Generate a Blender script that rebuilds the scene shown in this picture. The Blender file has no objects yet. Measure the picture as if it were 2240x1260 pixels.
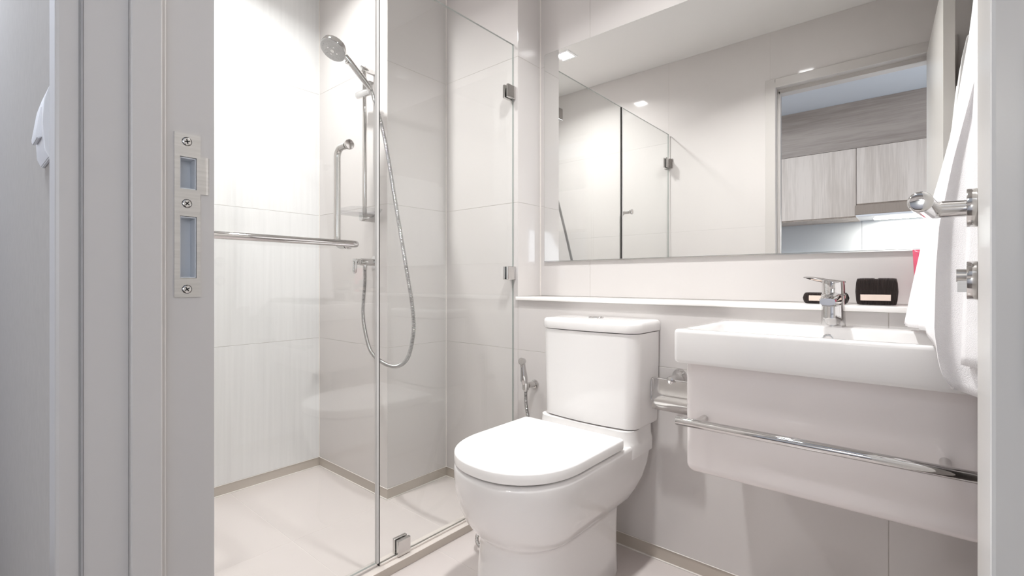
import bpy, bmesh, math, random
from math import pi, sin, cos, tan, radians
from mathutils import Vector, Matrix

random.seed(7)
SC = bpy.context.scene
COL = SC.collection

# ---------------------------------------------------------------- camera
F_PX, YAW, CAM_H, HORIZON = 1048.0, radians(40.6), 0.93, 615.0
cam_d = bpy.data.cameras.new('camera')
cam_d.sensor_width = 36.0
cam_d.lens = 36.0 * F_PX / 2240.0
cam_d.shift_y = -(630.0 - HORIZON) / 2240.0
cam_d.clip_start = 0.01
cam = bpy.data.objects.new('camera', cam_d)
COL.objects.link(cam)
cam.location = (0, 0, CAM_H)
cam.rotation_euler = (pi / 2, 0, YAW)
SC.camera = cam

# ---------------------------------------------------------------- world, exposure
SC.view_settings.view_transform = 'Standard'
SC.view_settings.look = 'None'
SC.view_settings.gamma = 1.0
SC.view_settings.exposure = 0.47
SC.view_settings.use_curve_mapping = False
W = bpy.data.worlds.new('world')
SC.world = W
W.use_nodes = True
W.node_tree.nodes['Background'].inputs[0].default_value = (0.75, 0.82, 1.0, 1)
W.node_tree.nodes['Background'].inputs[1].default_value = 0.35
SC.cycles.max_bounces = 16
SC.cycles.diffuse_bounces = 10
SC.cycles.glossy_bounces = 8
SC.cycles.transparent_max_bounces = 24
SC.cycles.sample_clamp_indirect = 6.0

# ---------------------------------------------------------------- lights
CEIL = 2.41
LAMP_A = (-1.78, 0.755)      # over the shower
LAMP_B = (-0.62, 0.95)       # over the toilet


def area(name, loc, rot, sx, sy, power, col, spread=180):
    l = bpy.data.lights.new(name, 'AREA')
    l.shape = 'RECTANGLE'
    l.size, l.size_y = sx, sy
    l.energy = power
    l.color = col
    l.spread = radians(spread)
    o = bpy.data.objects.new(name, l)
    COL.objects.link(o)
    o.location = loc
    o.rotation_euler = rot
    return o


area('shower_downlight_beam', LAMP_A + (CEIL - 0.0045,), (0, 0, 0), 0.083, 0.083, 11.0, (1.0, 1.0, 0.992), 146)
area('room_downlight_beam', LAMP_B + (CEIL - 0.0045,), (0, 0, 0), 0.083, 0.083, 12.0, (1.0, 1.0, 0.992), 132)
# daylight from the living space beyond the kitchen corridor, and the hood lamp
area('corridor_daylight', (0.86, -0.80, 1.45), (0, radians(118), 0), 1.1, 1.2, 12, (0.82, 0.90, 1.0))
area('corridor_fill', (-1.30, -0.24, 2.40), (0, 0, 0), 1.5, 0.3, 19, (0.84, 0.91, 1.0))  # added fill without a fixture, brightens the corridor wall and cabinets
area('hood_beam', (-0.10, -1.66, 1.448), (0, 0, 0), 0.42, 0.12, 5.5, (1.0, 0.96, 0.90))


# ---------------------------------------------------------------- helpers
def lin(c):
    c /= 255.0
    return c / 12.92 if c <= 0.04045 else ((c + 0.055) / 1.055) ** 2.4


def rgb(r, g, b):
    return (lin(r), lin(g), lin(b), 1.0)


def mat(name, col, rough=0.4, metal=0.0, var=0.03, scale=8.0, stretch=(1, 1, 1), coat=0.0,
        bump=0.0, bump_scale=200.0, col2=None, spec=0.5, detail=3.0, sheen=0.0):
    m = bpy.data.materials.new(name)
    m.use_nodes = True
    nt = m.node_tree
    N, L = nt.nodes, nt.links
    b = N['Principled BSDF']
    b.inputs['Roughness'].default_value = rough
    b.inputs['Metallic'].default_value = metal
    b.inputs['Specular IOR Level'].default_value = spec
    b.inputs['Coat Weight'].default_value = coat
    b.inputs['Coat Roughness'].default_value = 0.04
    b.inputs['Sheen Weight'].default_value = sheen
    tc = N.new('ShaderNodeTexCoord')
    mp = N.new('ShaderNodeMapping')
    mp.inputs['Scale'].default_value = stretch
    no = N.new('ShaderNodeTexNoise')
    no.inputs['Scale'].default_value = scale
    no.inputs['Detail'].default_value = detail
    ra = N.new('ShaderNodeValToRGB')
    c2 = col2 or tuple(max(0, c * (1 - var * 2)) for c in col[:3]) + (1,)
    ra.color_ramp.elements[0].position = 0.3
    ra.color_ramp.elements[1].position = 0.7
    ra.color_ramp.elements[0].color = c2
    ra.color_ramp.elements[1].color = col
    L.new(tc.outputs['Object'], mp.inputs['Vector'])
    L.new(mp.outputs['Vector'], no.inputs['Vector'])
    L.new(no.outputs['Fac'], ra.inputs['Fac'])
    L.new(ra.outputs['Color'], b.inputs['Base Color'])
    if bump:
        n2 = N.new('ShaderNodeTexNoise')
        n2.inputs['Scale'].default_value = bump_scale
        n2.inputs['Detail'].default_value = 2.0
        bp = N.new('ShaderNodeBump')
        bp.inputs['Strength'].default_value = bump
        bp.inputs['Distance'].default_value = 0.002
        L.new(tc.outputs['Object'], n2.inputs['Vector'])
        L.new(n2.outputs['Fac'], bp.inputs['Height'])
        L.new(bp.outputs['Normal'], b.inputs['Normal'])
    return m


def emit_mat(name, col, strength):
    m = bpy.data.materials.new(name)
    m.use_nodes = True
    nt = m.node_tree
    nt.nodes.clear()
    e = nt.nodes.new('ShaderNodeEmission')
    e.inputs[0].default_value = col
    e.inputs[1].default_value = strength
    o = nt.nodes.new('ShaderNodeOutputMaterial')
    nt.links.new(e.outputs[0], o.inputs[0])
    return m


def glass_mat(name, tint, base=0.05, rough=0.0):
    """thin architectural glass: clear transmission plus a Schlick mirror reflection on either face"""
    m = bpy.data.materials.new(name)
    m.use_nodes = True
    nt = m.node_tree
    N, L = nt.nodes, nt.links
    N.clear()
    ge = N.new('ShaderNodeNewGeometry')
    dt = N.new('ShaderNodeVectorMath'); dt.operation = 'DOT_PRODUCT'
    L.new(ge.outputs['Incoming'], dt.inputs[0]); L.new(ge.outputs['Normal'], dt.inputs[1])
    ab = N.new('ShaderNodeMath'); ab.operation = 'ABSOLUTE'
    L.new(dt.outputs['Value'], ab.inputs[0])
    om = N.new('ShaderNodeMath'); om.operation = 'SUBTRACT'; om.inputs[0].default_value = 1.0
    L.new(ab.outputs[0], om.inputs[1])
    pw = N.new('ShaderNodeMath'); pw.operation = 'POWER'; pw.inputs[1].default_value = 5.0
    L.new(om.outputs[0], pw.inputs[0])
    ma = N.new('ShaderNodeMath'); ma.operation = 'MULTIPLY_ADD'
    ma.inputs[1].default_value = 1.0 - base; ma.inputs[2].default_value = base
    L.new(pw.outputs[0], ma.inputs[0])
    tr = N.new('ShaderNodeBsdfTransparent'); tr.inputs[0].default_value = tint
    gl = N.new('ShaderNodeBsdfGlossy'); gl.inputs['Roughness'].default_value = rough
    mx = N.new('ShaderNodeMixShader')
    L.new(ma.outputs[0], mx.inputs[0]); L.new(tr.outputs[0], mx.inputs[1]); L.new(gl.outputs[0], mx.inputs[2])
    o = N.new('ShaderNodeOutputMaterial')
    L.new(mx.outputs[0], o.inputs[0])
    return m


BASE = {}


def finish(bm, name, m, parent=None, base=None, smooth=None):
    """bm is in world coordinates; the object's origin is its root's base point"""
    bmesh.ops.recalc_face_normals(bm, faces=bm.faces[:])
    if base is None:
        if parent is not None:
            base = BASE[parent.name]
        else:
            xs = [v.co for v in bm.verts]
            lo = Vector((min(v.x for v in xs), min(v.y for v in xs), min(v.z for v in xs)))
            hi = Vector((max(v.x for v in xs), max(v.y for v in xs), max(v.z for v in xs)))
            base = Vector(((lo.x + hi.x) / 2, (lo.y + hi.y) / 2, lo.z))
    base = Vector(base)
    bmesh.ops.translate(bm, verts=bm.verts[:], vec=-base)
    me = bpy.data.meshes.new(name)
    bm.to_mesh(me)
    bm.free()
    ms = m if isinstance(m, (list, tuple)) else [m]
    for x in ms:
        me.materials.append(x)
    if smooth is not None:
        for p in me.polygons:
            p.use_smooth = True
        me.set_sharp_from_angle(angle=radians(smooth))
    o = bpy.data.objects.new(name, me)
    COL.objects.link(o)
    BASE[o.name] = base
    if parent is not None:
        o.parent = parent
        o.location = base - BASE[parent.name]
    else:
        o.location = base
    return o


def thing(name, label, cat, base, group=None):
    o = bpy.data.objects.new(name, None)
    o.empty_display_size = 0.05
    COL.objects.link(o)
    o.location = base
    BASE[o.name] = Vector(base)
    return tag(o, label, cat, group)


def tag(o, label, cat, group=None):
    o['label'] = label
    o['category'] = cat
    if group:
        o['group'] = group
    return o


def structure(o):
    o['kind'] = 'structure'
    return o


def BM():
    return bmesh.new()


def box(bm, x0, x1, y0, y1, z0, z1, bevel=0.0, seg=2, mi=0):
    vs = [bm.verts.new((x, y, z)) for x in (x0, x1) for y in (y0, y1) for z in (z0, z1)]
    idx = [(0, 1, 3, 2), (4, 6, 7, 5), (0, 4, 5, 1), (2, 3, 7, 6), (0, 2, 6, 4), (1, 5, 7, 3)]
    fs = [bm.faces.new([vs[i] for i in f]) for f in idx]
    for f in fs:
        f.material_index = mi
    bmesh.ops.recalc_face_normals(bm, faces=fs)
    if bevel > 0:
        es = list({e for f in fs for e in f.edges})
        r = bmesh.ops.bevel(bm, geom=es, offset=bevel, segments=seg, affect='EDGES', profile=0.5)
        vs = list({v for f in r['faces'] for v in f.verts} | {v for v in vs if v.is_valid})
    return vs


def frame_of(d):
    d = d.normalized()
    up = Vector((0, 0, 1)) if abs(d.z) < 0.95 else Vector((1, 0, 0))
    a = d.cross(up).normalized()
    return a, d.cross(a).normalized()


def rings_to_faces(bm, rings, cap=True, closed=True):
    fs = []
    for r0, r1 in zip(rings[:-1], rings[1:]):
        n = len(r0)
        for i in range(n if closed else n - 1):
            j = (i + 1) % n
            fs.append(bm.faces.new((r0[i], r0[j], r1[j], r1[i])))
    if cap:
        fs.append(bm.faces.new(rings[0][::-1]))
        fs.append(bm.faces.new(rings[-1]))
    return fs


def revolve(bm, p0, axis, profile, n=28, cap=True):
    """profile: list of (distance along the axis, radius)"""
    p0, axis = Vector(p0), Vector(axis).normalized()
    a, b = frame_of(axis)
    rings = []
    for t, r in profile:
        r = max(r, 1e-5)
        rings.append([bm.verts.new(p0 + axis * t + (a * cos(2 * pi * i / n) + b * sin(2 * pi * i / n)) * r) for i in range(n)])
    return rings_to_faces(bm, rings, cap)


def cyl(bm, p0, p1, r, n=24, bevel=0.0):
    p0, p1 = Vector(p0), Vector(p1)
    l = (p1 - p0).length
    if bevel:
        pr = [(0, r - bevel), (bevel * 0.3, r - bevel * 0.3), (bevel, r), (l - bevel, r), (l - bevel * 0.3, r - bevel * 0.3), (l, r - bevel)]
    else:
        pr = [(0, r), (l, r)]
    return revolve(bm, p0, p1 - p0, pr, n)


def catmull(pts, per=8):
    P = [Vector(p) for p in pts]
    P = [P[0] * 2 - P[1]] + P + [P[-1] * 2 - P[-2]]
    out = []
    for i in range(1, len(P) - 2):
        for k in range(per):
            t = k / per
            p0, p1, p2, p3 = P[i - 1:i + 3]
            out.append(0.5 * ((2 * p1) + (-p0 + p2) * t + (2 * p0 - 5 * p1 + 4 * p2 - p3) * t * t + (-p0 + 3 * p1 - 3 * p2 + p3) * t ** 3))
    out.append(P[-2])
    return out


def resample(pts, step):
    out, acc = [pts[0].copy()], 0.0
    for a, b in zip(pts[:-1], pts[1:]):
        d = (b - a).length
        while acc + d >= step:
            t = (step - acc) / d
            a = a.lerp(b, t)
            out.append(a.copy())
            d = (b - a).length
            acc = 0.0
        acc += d
    return out


def tube(bm, pts, rad, n=16, cap=True):
    """sweep a circle along pts; rad is a number or a function of the point index"""
    pts = [Vector(p) for p in pts]
    rings, a = [], None
    for i, p in enumerate(pts):
        d = (pts[min(i + 1, len(pts) - 1)] - pts[max(i - 1, 0)]).normalized()
        if a is None:
            a, b = frame_of(d)
        else:
            a = (a - d * a.dot(d)).normalized()
        b = d.cross(a)
        r = rad(i) if callable(rad) else rad
        rings.append([bm.verts.new(p + (a * cos(2 * pi * k / n) + b * sin(2 * pi * k / n)) * r) for k in range(n)])
    return rings_to_faces(bm, rings, cap)


def bend(pts, r, seg=6):
    """polyline with each inner corner rounded to radius r"""
    P = [Vector(p) for p in pts]
    out = [P[0]]
    for a, b, c in zip(P[:-2], P[1:-1], P[2:]):
        u, v = (a - b).normalized(), (c - b).normalized()
        q0, q1 = b + u * r, b + v * r
        for k in range(seg + 1):
            t = k / seg
            out.append(q0 * (1 - t) ** 2 + b * 2 * t * (1 - t) + q1 * t * t)
    out.append(P[-1])
    return out


def ridged_hose(bm, pts, r, pitch=0.0056, n=10):
    q = resample(catmull(pts, 24), pitch / 4)
    tube(bm, q, lambda i: r * (1.0, 0.97, 0.62, 0.97)[i % 4], n)


def rrect(cx, cy, hx, hy, r, z, seg=5):
    out = []
    for sx, sy, a0 in ((1, 1, 0), (-1, 1, pi / 2), (-1, -1, pi), (1, -1, 3 * pi / 2)):
        for k in range(seg + 1):
            a = a0 + pi / 2 * k / seg
            out.append((cx + sx * (hx - r) + r * cos(a), cy + sy * (hy - r) + r * sin(a), z))
    return out


def loft(bm, outlines, cap=True):
    rings = [[bm.verts.new(p) for p in o] for o in outlines]
    return rings_to_faces(bm, rings, cap)


def dshape(cx, w, f, b, z, el, rc=0.03, nf=36, nc=6, ns=5):
    """toilet outline: half-ellipse front at Y=f, straight sides, rounded back corners at Y=b"""
    out = []
    ys = f + el
    for k in range(nf + 1):
        a = pi + pi * k / nf
        ca, sa = cos(a), sin(a)
        e = 0.9
        out.append((cx + w * math.copysign(abs(ca) ** e, ca), ys + el * math.copysign(abs(sa) ** e, sa), z))
    for k in range(1, ns):
        out.append((cx + w, ys + (b - rc - ys) * k / ns, z))
    for k in range(nc + 1):
        a = pi / 2 * k / nc
        out.append((cx + w - rc + rc * cos(a), b - rc + rc * sin(a), z))
    for k in range(nc + 1):
        a = pi / 2 + pi / 2 * k / nc
        out.append((cx - w + rc + rc * cos(a), b - rc + rc * sin(a), z))
    for k in range(1, ns):
        out.append((cx - w, b - rc + (ys - (b - rc)) * k / ns, z))
    return out


# ---------------------------------------------------------------- materials
M = {}
M['tile'] = mat('gloss_wall_tile', rgb(206, 202, 200), 0.05, var=0.010, scale=1.5, stretch=(3, 3, .3), spec=0.5)
M['tile_streak'] = mat('streaked_wall_tile', rgb(226, 226, 226), 0.14, var=0.035, scale=7, stretch=(9, 9, .3), spec=0.4, detail=6)
M['grout'] = mat('pale_grout', rgb(182, 177, 172), 0.8, var=0.03, scale=60)
M['joint'] = mat('white_silicone', rgb(226, 221, 216), 0.4, var=0.01, scale=20)
M['skirt'] = mat('skirting_tile', rgb(188, 179, 169), 0.25, var=0.03, scale=5)
M['floor_tile'] = mat('floor_tile', rgb(208, 200, 197), 0.20, var=0.015, scale=3, spec=0.4)
M['floor_grout'] = mat('floor_grout', rgb(216, 208, 204), 0.8, var=0.02, scale=60)
M['curb'] = mat('curb_stone', rgb(222, 214, 208), 0.25, var=0.02, scale=6)
M['ceiling'] = mat('ceiling_paint', rgb(220, 218, 216), 0.9, var=0.005, scale=3)
M['wall_paint'] = mat('painted_wall', rgb(220, 221, 228), 0.75, var=0.01, scale=3, bump=0.15, bump_scale=350)
M['frame_paint'] = mat('frame_paint', rgb(194, 190, 187), 0.35, var=0.012, scale=3)
M['door_paint'] = mat('door_paint', rgb(208, 205, 201), 0.28, var=0.012, scale=2)
M['seal'] = mat('rubber_seal', rgb(160, 158, 158), 0.6, var=0.05, scale=40)
M['dark'] = mat('dark_gap', rgb(40, 38, 38), 0.6, var=0.05, scale=40)
M['ceramic'] = mat('white_ceramic', rgb(230, 228, 227), 0.06, var=0.006, scale=3, spec=0.5, coat=0.3)
M['seat_plastic'] = mat('seat_plastic', rgb(243, 242, 241), 0.16, var=0.004, scale=3)
M['gloss_white'] = mat('gloss_white_lacquer', rgb(226, 220, 219), 0.06, var=0.008, scale=3, coat=0.2)
M['shelf'] = mat('white_stone', rgb(244, 242, 240), 0.12, var=0.006, scale=4)
M['chrome'] = mat('chrome', (0.64, 0.63, 0.625, 1), 0.04, 1.0, var=0.01, scale=10)
M['steel'] = mat('brushed_steel', (0.60, 0.585, 0.57, 1), 0.28, 1.0, var=0.06, scale=12, stretch=(1, 1, 30))
M['satin'] = mat('satin_steel', (0.66, 0.645, 0.63, 1), 0.13, 1.0, var=0.03, scale=20)
M['hose'] = mat('hose_metal', (0.46, 0.455, 0.45, 1), 0.14, 1.0, var=0.02, scale=20)
M['spray_face'] = mat('grey_spray_face', rgb(188, 187, 187), 0.35, var=0.05, scale=90)
M['white_plastic'] = mat('white_plastic', rgb(238, 238, 240), 0.35, var=0.005, scale=5)
M['keep_box'] = mat('grey_keep_box', rgb(212, 215, 219), 0.45, var=0.02, scale=20)
M['glass'] = glass_mat('clear_glass', (0.985, 0.992, 0.988, 1), 0.05)
M['glass_edge'] = mat('glass_edge', rgb(158, 163, 159), 0.15, var=0.05, scale=20)
M['acrylic'] = glass_mat('clear_acrylic', (0.95, 0.95, 0.955, 1), 0.06)
M['vinyl'] = mat('clear_grey_vinyl', rgb(205, 203, 202), 0.25, var=0.02, scale=20)
M['mirror'] = mat('mirror_silver', (0.90, 0.905, 0.895, 1), 0.0, 1.0, var=0.0, scale=1)
M['towel'] = mat('white_terry', rgb(243, 241, 242), 0.95, var=0.012, scale=60, bump=0.5, bump_scale=800, sheen=0.3)
M['pleat'] = mat('black_pleated_paper', rgb(56, 48, 46), 0.42, var=0.1, scale=60)
M['cream'] = mat('cream_label', rgb(226, 208, 196), 0.6, var=0.02, scale=30)
M['pink'] = mat('pink_plastic_film', rgb(222, 92, 120), 0.22, var=0.08, scale=14, spec=0.6)
M['ink'] = mat('black_print', rgb(40, 24, 30), 0.4, var=0.1, scale=40)
M['lamp'] = emit_mat('lamp_diffuser', (1.0, 0.995, 1.0, 1), 60.0)
M['hood_lamp'] = emit_mat('hood_lamp', (1.0, 0.96, 0.9, 1), 14.0)
M['hood'] = mat('bronze_hood', rgb(166, 152, 140), 0.3, var=0.04, scale=10, stretch=(20, 1, 1))
M['splash'] = mat('glass_splashback', rgb(216, 220, 222), 0.15, var=0.01, scale=2)
M['worktop'] = mat('worktop', rgb(190, 188, 186), 0.4, var=0.03, scale=30)
M['hall_floor'] = mat('corridor_floor', rgb(92, 82, 76), 0.35, var=0.06, scale=5, stretch=(1, 8, 1))


def wood_mat(name, c1, c2, grain):
    """pale laminated wood; grain is the axis along which the grain runs ('x' or 'z')"""
    m = bpy.data.materials.new(name)
    m.use_nodes = True
    nt = m.node_tree
    N, L = nt.nodes, nt.links
    b = N['Principled BSDF']
    b.inputs['Roughness'].default_value = 0.5
    tc = N.new('ShaderNodeTexCoord')
    mp = N.new('ShaderNodeMapping')
    mp.inputs['Scale'].default_value = (0.35, 6, 6) if grain == 'x' else (6, 6, 0.35)
    n1 = N.new('ShaderNodeTexNoise'); n1.inputs['Scale'].default_value = 2.2; n1.inputs['Detail'].default_value = 8; n1.inputs['Distortion'].default_value = 0.6
    n2 = N.new('ShaderNodeTexNoise'); n2.inputs['Scale'].default_value = 16; n2.inputs['Detail'].default_value = 4
    mx = N.new('ShaderNodeMath'); mx.operation = 'MULTIPLY_ADD'; mx.inputs[1].default_value = 0.45
    ra = N.new('ShaderNodeValToRGB')
    ra.color_ramp.elements[0].position = 0.52; ra.color_ramp.elements[0].color = c2
    ra.color_ramp.elements[1].position = 0.82; ra.color_ramp.elements[1].color = c1
    L.new(tc.outputs['Object'], mp.inputs[0])
    L.new(mp.outputs[0], n1.inputs['Vector']); L.new(mp.outputs[0], n2.inputs['Vector'])
    L.new(n2.outputs['Fac'], mx.inputs[0]); L.new(n1.outputs['Fac'], mx.inputs[2])
    L.new(mx.outputs[0], ra.inputs[0]); L.new(ra.outputs[0], b.inputs['Base Color'])
    return m


M['oak'] = wood_mat('pale_oak', rgb(228, 216, 205), rgb(203, 190, 178), 'z')
M['grey_oak'] = wood_mat('grey_oak', rgb(182, 170, 160), rgb(156, 144, 135), 'x')

# ---------------------------------------------------------------- room dimensions
XL, XP, XG, XR = -2.31, -1.73, -1.31, 0.176     # shower wall, pier side, glass line, right wall
XRC = -1.283                                     # side of the mirror recess
YF, YPIER, YB, YM = 0.20, 1.203, 1.535, 1.69     # door wall, pier front, lower back wall, recess back
ROWS = [0.045, 0.645, 1.26, 1.87, CEIL]
TH, GAP = 0.008, 0.0016
_tile_cache = {}


def tile(parent, m, u0, u1, v0, v1, plane, off, sign, gap=GAP, bev=0.0005):
    """one tile on plane 'x','y' or 'z' = off, facing sign; (u,v) are the other two axes"""
    du, dv = round(u1 - u0 - gap, 4), round(v1 - v0 - gap, 4)
    key = (m.name, du, dv, plane, sign, bev)
    me = _tile_cache.get(key)
    if me is None:
        bm = BM()
        a, b = sorted((0.0, -sign * TH))
        if plane == 'x':
            box(bm, a, b, -du / 2, du / 2, -dv / 2, dv / 2, bev, 1)
        elif plane == 'y':
            box(bm, -du / 2, du / 2, a, b, -dv / 2, dv / 2, bev, 1)
        else:
            box(bm, -du / 2, du / 2, -dv / 2, dv / 2, a, b, bev, 1)
        bmesh.ops.recalc_face_normals(bm, faces=bm.faces[:])
        me = bpy.data.meshes.new('tile')
        bm.to_mesh(me)
        bm.free()
        me.materials.append(m)
        _tile_cache[key] = me
    o = bpy.data.objects.new('tile', me)
    COL.objects.link(o)
    o.parent = parent
    cu, cv = (u0 + u1) / 2, (v0 + v1) / 2
    p = {'x': (off, cu, cv), 'y': (cu, off, cv), 'z': (cu, cv, off)}[plane]
    o.location = Vector(p) - BASE[parent.name]
    return o


def tiles(parent, m, us, vs, plane, off, sign, gap=GAP):
    for u0, u1 in zip(us[:-1], us[1:]):
        for v0, v1 in zip(vs[:-1], vs[1:]):
            tile(parent, m, u0, u1, v0, v1, plane, off, sign, gap)


def wall(name, boxes, m):
    bm = BM()
    for b in boxes:
        box(bm, *b)
    return structure(finish(bm, name, m))


S = 0.0006      # depth of the joints behind the tile face
# left wall of the shower
w = wall('wall_left', [(XL - 0.10, XL - S, YF - 0.12, YM + 0.1, 0, CEIL)], M['grout'])
tiles(w, M['tile_streak'], [YF, YPIER], ROWS, 'x', XL, 1)
# boxed pier in the back corner of the shower
w = wall('wall_pier', [(XL - S, XP - S, YPIER + S, YM + 0.1, 0, CEIL)], M['grout'])
tiles(w, M['tile'], [XL, XP], ROWS, 'y', YPIER, -1)
tiles(w, M['tile'], [YPIER, YB], ROWS, 'x', XP, 1)
# back wall: shower strip, low wall under the ledge, recess for the mirror
w = wall('wall_back', [(XP - S, XRC - S, YB + S, YM + 0.1, 0, CEIL),
                       (XRC - S, XR + 0.1, YB + S, YM + 0.1, 0, 0.851),
                       (XRC - S, XR + 0.1, YM + S, YM + 0.1, 0.851, CEIL)], M['grout'])
tiles(w, M['tile'], [XP, XRC], ROWS, 'y', YB, -1)
tiles(w, M['tile'], [XRC, -0.065, XR], [0.045, 0.645, 0.851], 'y', YB, -1)
tiles(w, M['tile'], [YB, YM], [0.866, 1.26, 1.87, CEIL], 'x', XRC, 1)
tiles(w, M['tile'], [XRC, -1.03, XR], [0.866, 1.26, 1.87, CEIL], 'y', YM, -1)
# right wall
w = wall('wall_right', [(XR + S, XR + 0.1, YF - 0.12, YM + 0.1, 0, CEIL)], M['grout'])
tiles(w, M['tile'], [YF, 0.78, YB], ROWS, 'x', XR, -1, 0.001)
# door wall, with the opening
DX0, DX1, DH = -0.66, 0.075, 2.072
w = wall('wall_front', [(XL - S, DX0 - 0.03, YF - 0.125, YF - S, 0, CEIL),
                        (DX1 + 0.03, XR + S, YF - 0.125, YF - S, 0, CEIL),
                        (DX0 - 0.03, DX1 + 0.03, YF - 0.125, YF - S, DH + 0.03, CEIL)], M['grout'])
tiles(w, M['tile'], [XL, XG], ROWS, 'y', YF, 1, 0.001)
tiles(w, M['tile'], [XG, DX0 - 0.03], [0.045, 1.26, CEIL], 'y', YF, 1, 0.0004)
tiles(w, M['tile'], [DX0 - 0.03, DX1 + 0.03], [DH + 0.03, CEIL], 'y', YF, 1, 0.0004)
tiles(w, M['tile'], [DX1 + 0.03, XR], [0.045, 1.26, CEIL], 'y', YF, 1, 0.0004)

# skirting tiles
def skirting(name, b):
    bm = BM()
    box(bm, *b, 0.001, 1)
    return structure(finish(bm, name, M['skirt']))


skirting('baseboard_left', (XL - S, XL + 0.001, YF, YPIER, 0, 0.0435))
skirting('baseboard_pier', (XL, XP + 0.001, YPIER - 0.001, YPIER + S, 0, 0.0435))
skirting('baseboard_pier_side', (XP - S, XP + 0.001, YPIER, YB, 0, 0.0435))
skirting('baseboard_back', (XP, XR, YB - 0.001, YB + S, 0, 0.0435))
skirting('baseboard_front', (XL, DX0 - 0.05, YF - S, YF + 0.001, 0, 0.0435))
skirting('baseboard_right', (XR - 0.001, XR + S, YF, YB, 0, 0.0435))

# floor, kerb of the shower, ceiling
bm = BM()
box(bm, XL - 0.1, XR + 0.1, YF - 0.12, YM + 0.1, -0.06, -S)
floor = structure(finish(bm, 'floor', M['floor_grout'], base=(0, 0, 0)))
tiles(floor, M['floor_tile'], [XL, -1.71, XG - 0.03], [YF, 0.79, YPIER], 'z', 0, 1)
tiles(floor, M['floor_tile'], [XP, XG - 0.03], [YPIER, YB], 'z', 0, 1)
tiles(floor, M['floor_tile'], [-1.278, -1.05, -0.45, XR], [YF, 0.49, 1.09, YB], 'z', 0, 1)
bm = BM()
box(bm, XG - 0.03, -1.277, YF + 0.001, YB - 0.001, -S, 0.028, 0.0015, 2)
kerb = structure(finish(bm, 'trim_1', M['skirt']))
bm = BM()
box(bm, XG - 0.031, -1.2775, YF + 0.001, YB - 0.001, 0.0262, 0.0282, 0.0006, 1)
finish(bm, 'kerb_top', M['curb'], kerb)
# pale silicone joints in the corners and along the skirting
for n_, b_4 in ((2, (XP - 0.001, XP + 0.0035, YB - 0.0035, YB + 0.001, 0.044, CEIL)), (3, (XRC - 0.001, XRC + 0.004, YM - 0.004, YM + 0.001, 0.866, CEIL)),
                (4, (XL - 0.001, XL + 0.003, YPIER - 0.003, YPIER + 0.001, 0.044, CEIL)), (5, (XL, XL + 0.006, YF, YPIER, 0, 0.003)),
                (6, (XL, XP + 0.004, YPIER - 0.006, YPIER, 0, 0.003)), (7, (XP, XP + 0.006, YPIER - 0.006, YB, 0, 0.003)), (8, (XP, XR, YB - 0.006, YB, 0, 0.003)),
                (9, (XL, XL + 0.003, YF, YPIER, 0.0435, 0.0455)), (10, (XL, XP + 0.002, YPIER - 0.003, YPIER + 0.001, 0.0435, 0.0455)),
                (11, (XP - 0.001, XP + 0.003, YPIER - 0.002, YB, 0.0435, 0.0455)), (12, (XP, XR, YB - 0.003, YB + 0.001, 0.0435, 0.0455))):
    bm = BM()
    box(bm, *b_4, 0.0008, 1)
    structure(finish(bm, 'trim_%d' % n_, M['joint']))
bm = BM()
box(bm, XL - 0.1, XR + 0.1, YF - 0.0, YM + 0.1, CEIL, CEIL + 0.06)
structure(finish(bm, 'ceiling', M['ceiling']))

# corridor with the kitchen seen in the mirror
HX0, HX1, KY, HC = -2.20, 0.90, -1.50, 2.42
bm = BM()
box(bm, HX0 - 0.1, HX1 + 0.1, KY - 0.5, YF - 0.12, -0.06, 0)
structure(finish(bm, 'floor_corridor', M['hall_floor']))
bm = BM()
box(bm, HX0 - 0.1, HX1 + 0.1, KY - 0.5, YF, HC, HC + 0.06)
structure(finish(bm, 'ceiling_corridor', mat('corridor_ceiling', rgb(214, 219, 224), 0.9, var=0.004, scale=2)))
bm = BM()
box(bm, HX0 - 0.1, HX0, KY - 0.5, YF - 0.125, 0, HC)
structure(finish(bm, 'wall_corridor_left', M['wall_paint']))
bm = BM()
box(bm, HX1, HX1 + 0.1, KY - 0.5, YF - 0.125, 0, HC)
structure(finish(bm, 'wall_corridor_right', M['wall_paint']))
bm = BM()
box(bm, HX0 - 0.1, DX0 - 0.03, YF - 0.1249, YF - 0.1150, 0, HC)
box(bm, DX1 + 0.03, HX1, YF - 0.1249, YF - 0.1150, 0, HC)
box(bm, DX0 - 0.03, DX1 + 0.03, YF - 0.1249, YF - 0.1150, DH + 0.03, HC)
structure(finish(bm, 'wall_corridor_front', M['wall_paint']))
bm = BM()
box(bm, HX0, HX1, KY - 0.5, KY - 0.372, 0, HC)
wk = structure(finish(bm, 'wall_kitchen', M['wall_paint']))
for x0, x1 in ((HX0, -0.408), (-0.408, HX1)):
    bm = BM()
    box(bm, x0 + 0.001, x1 - 0.001, KY - 0.372, KY - 0.36, 0.9, 1.70, 0.001, 1)
    finish(bm, 'splashback_panel', M['splash'], wk)

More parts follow.
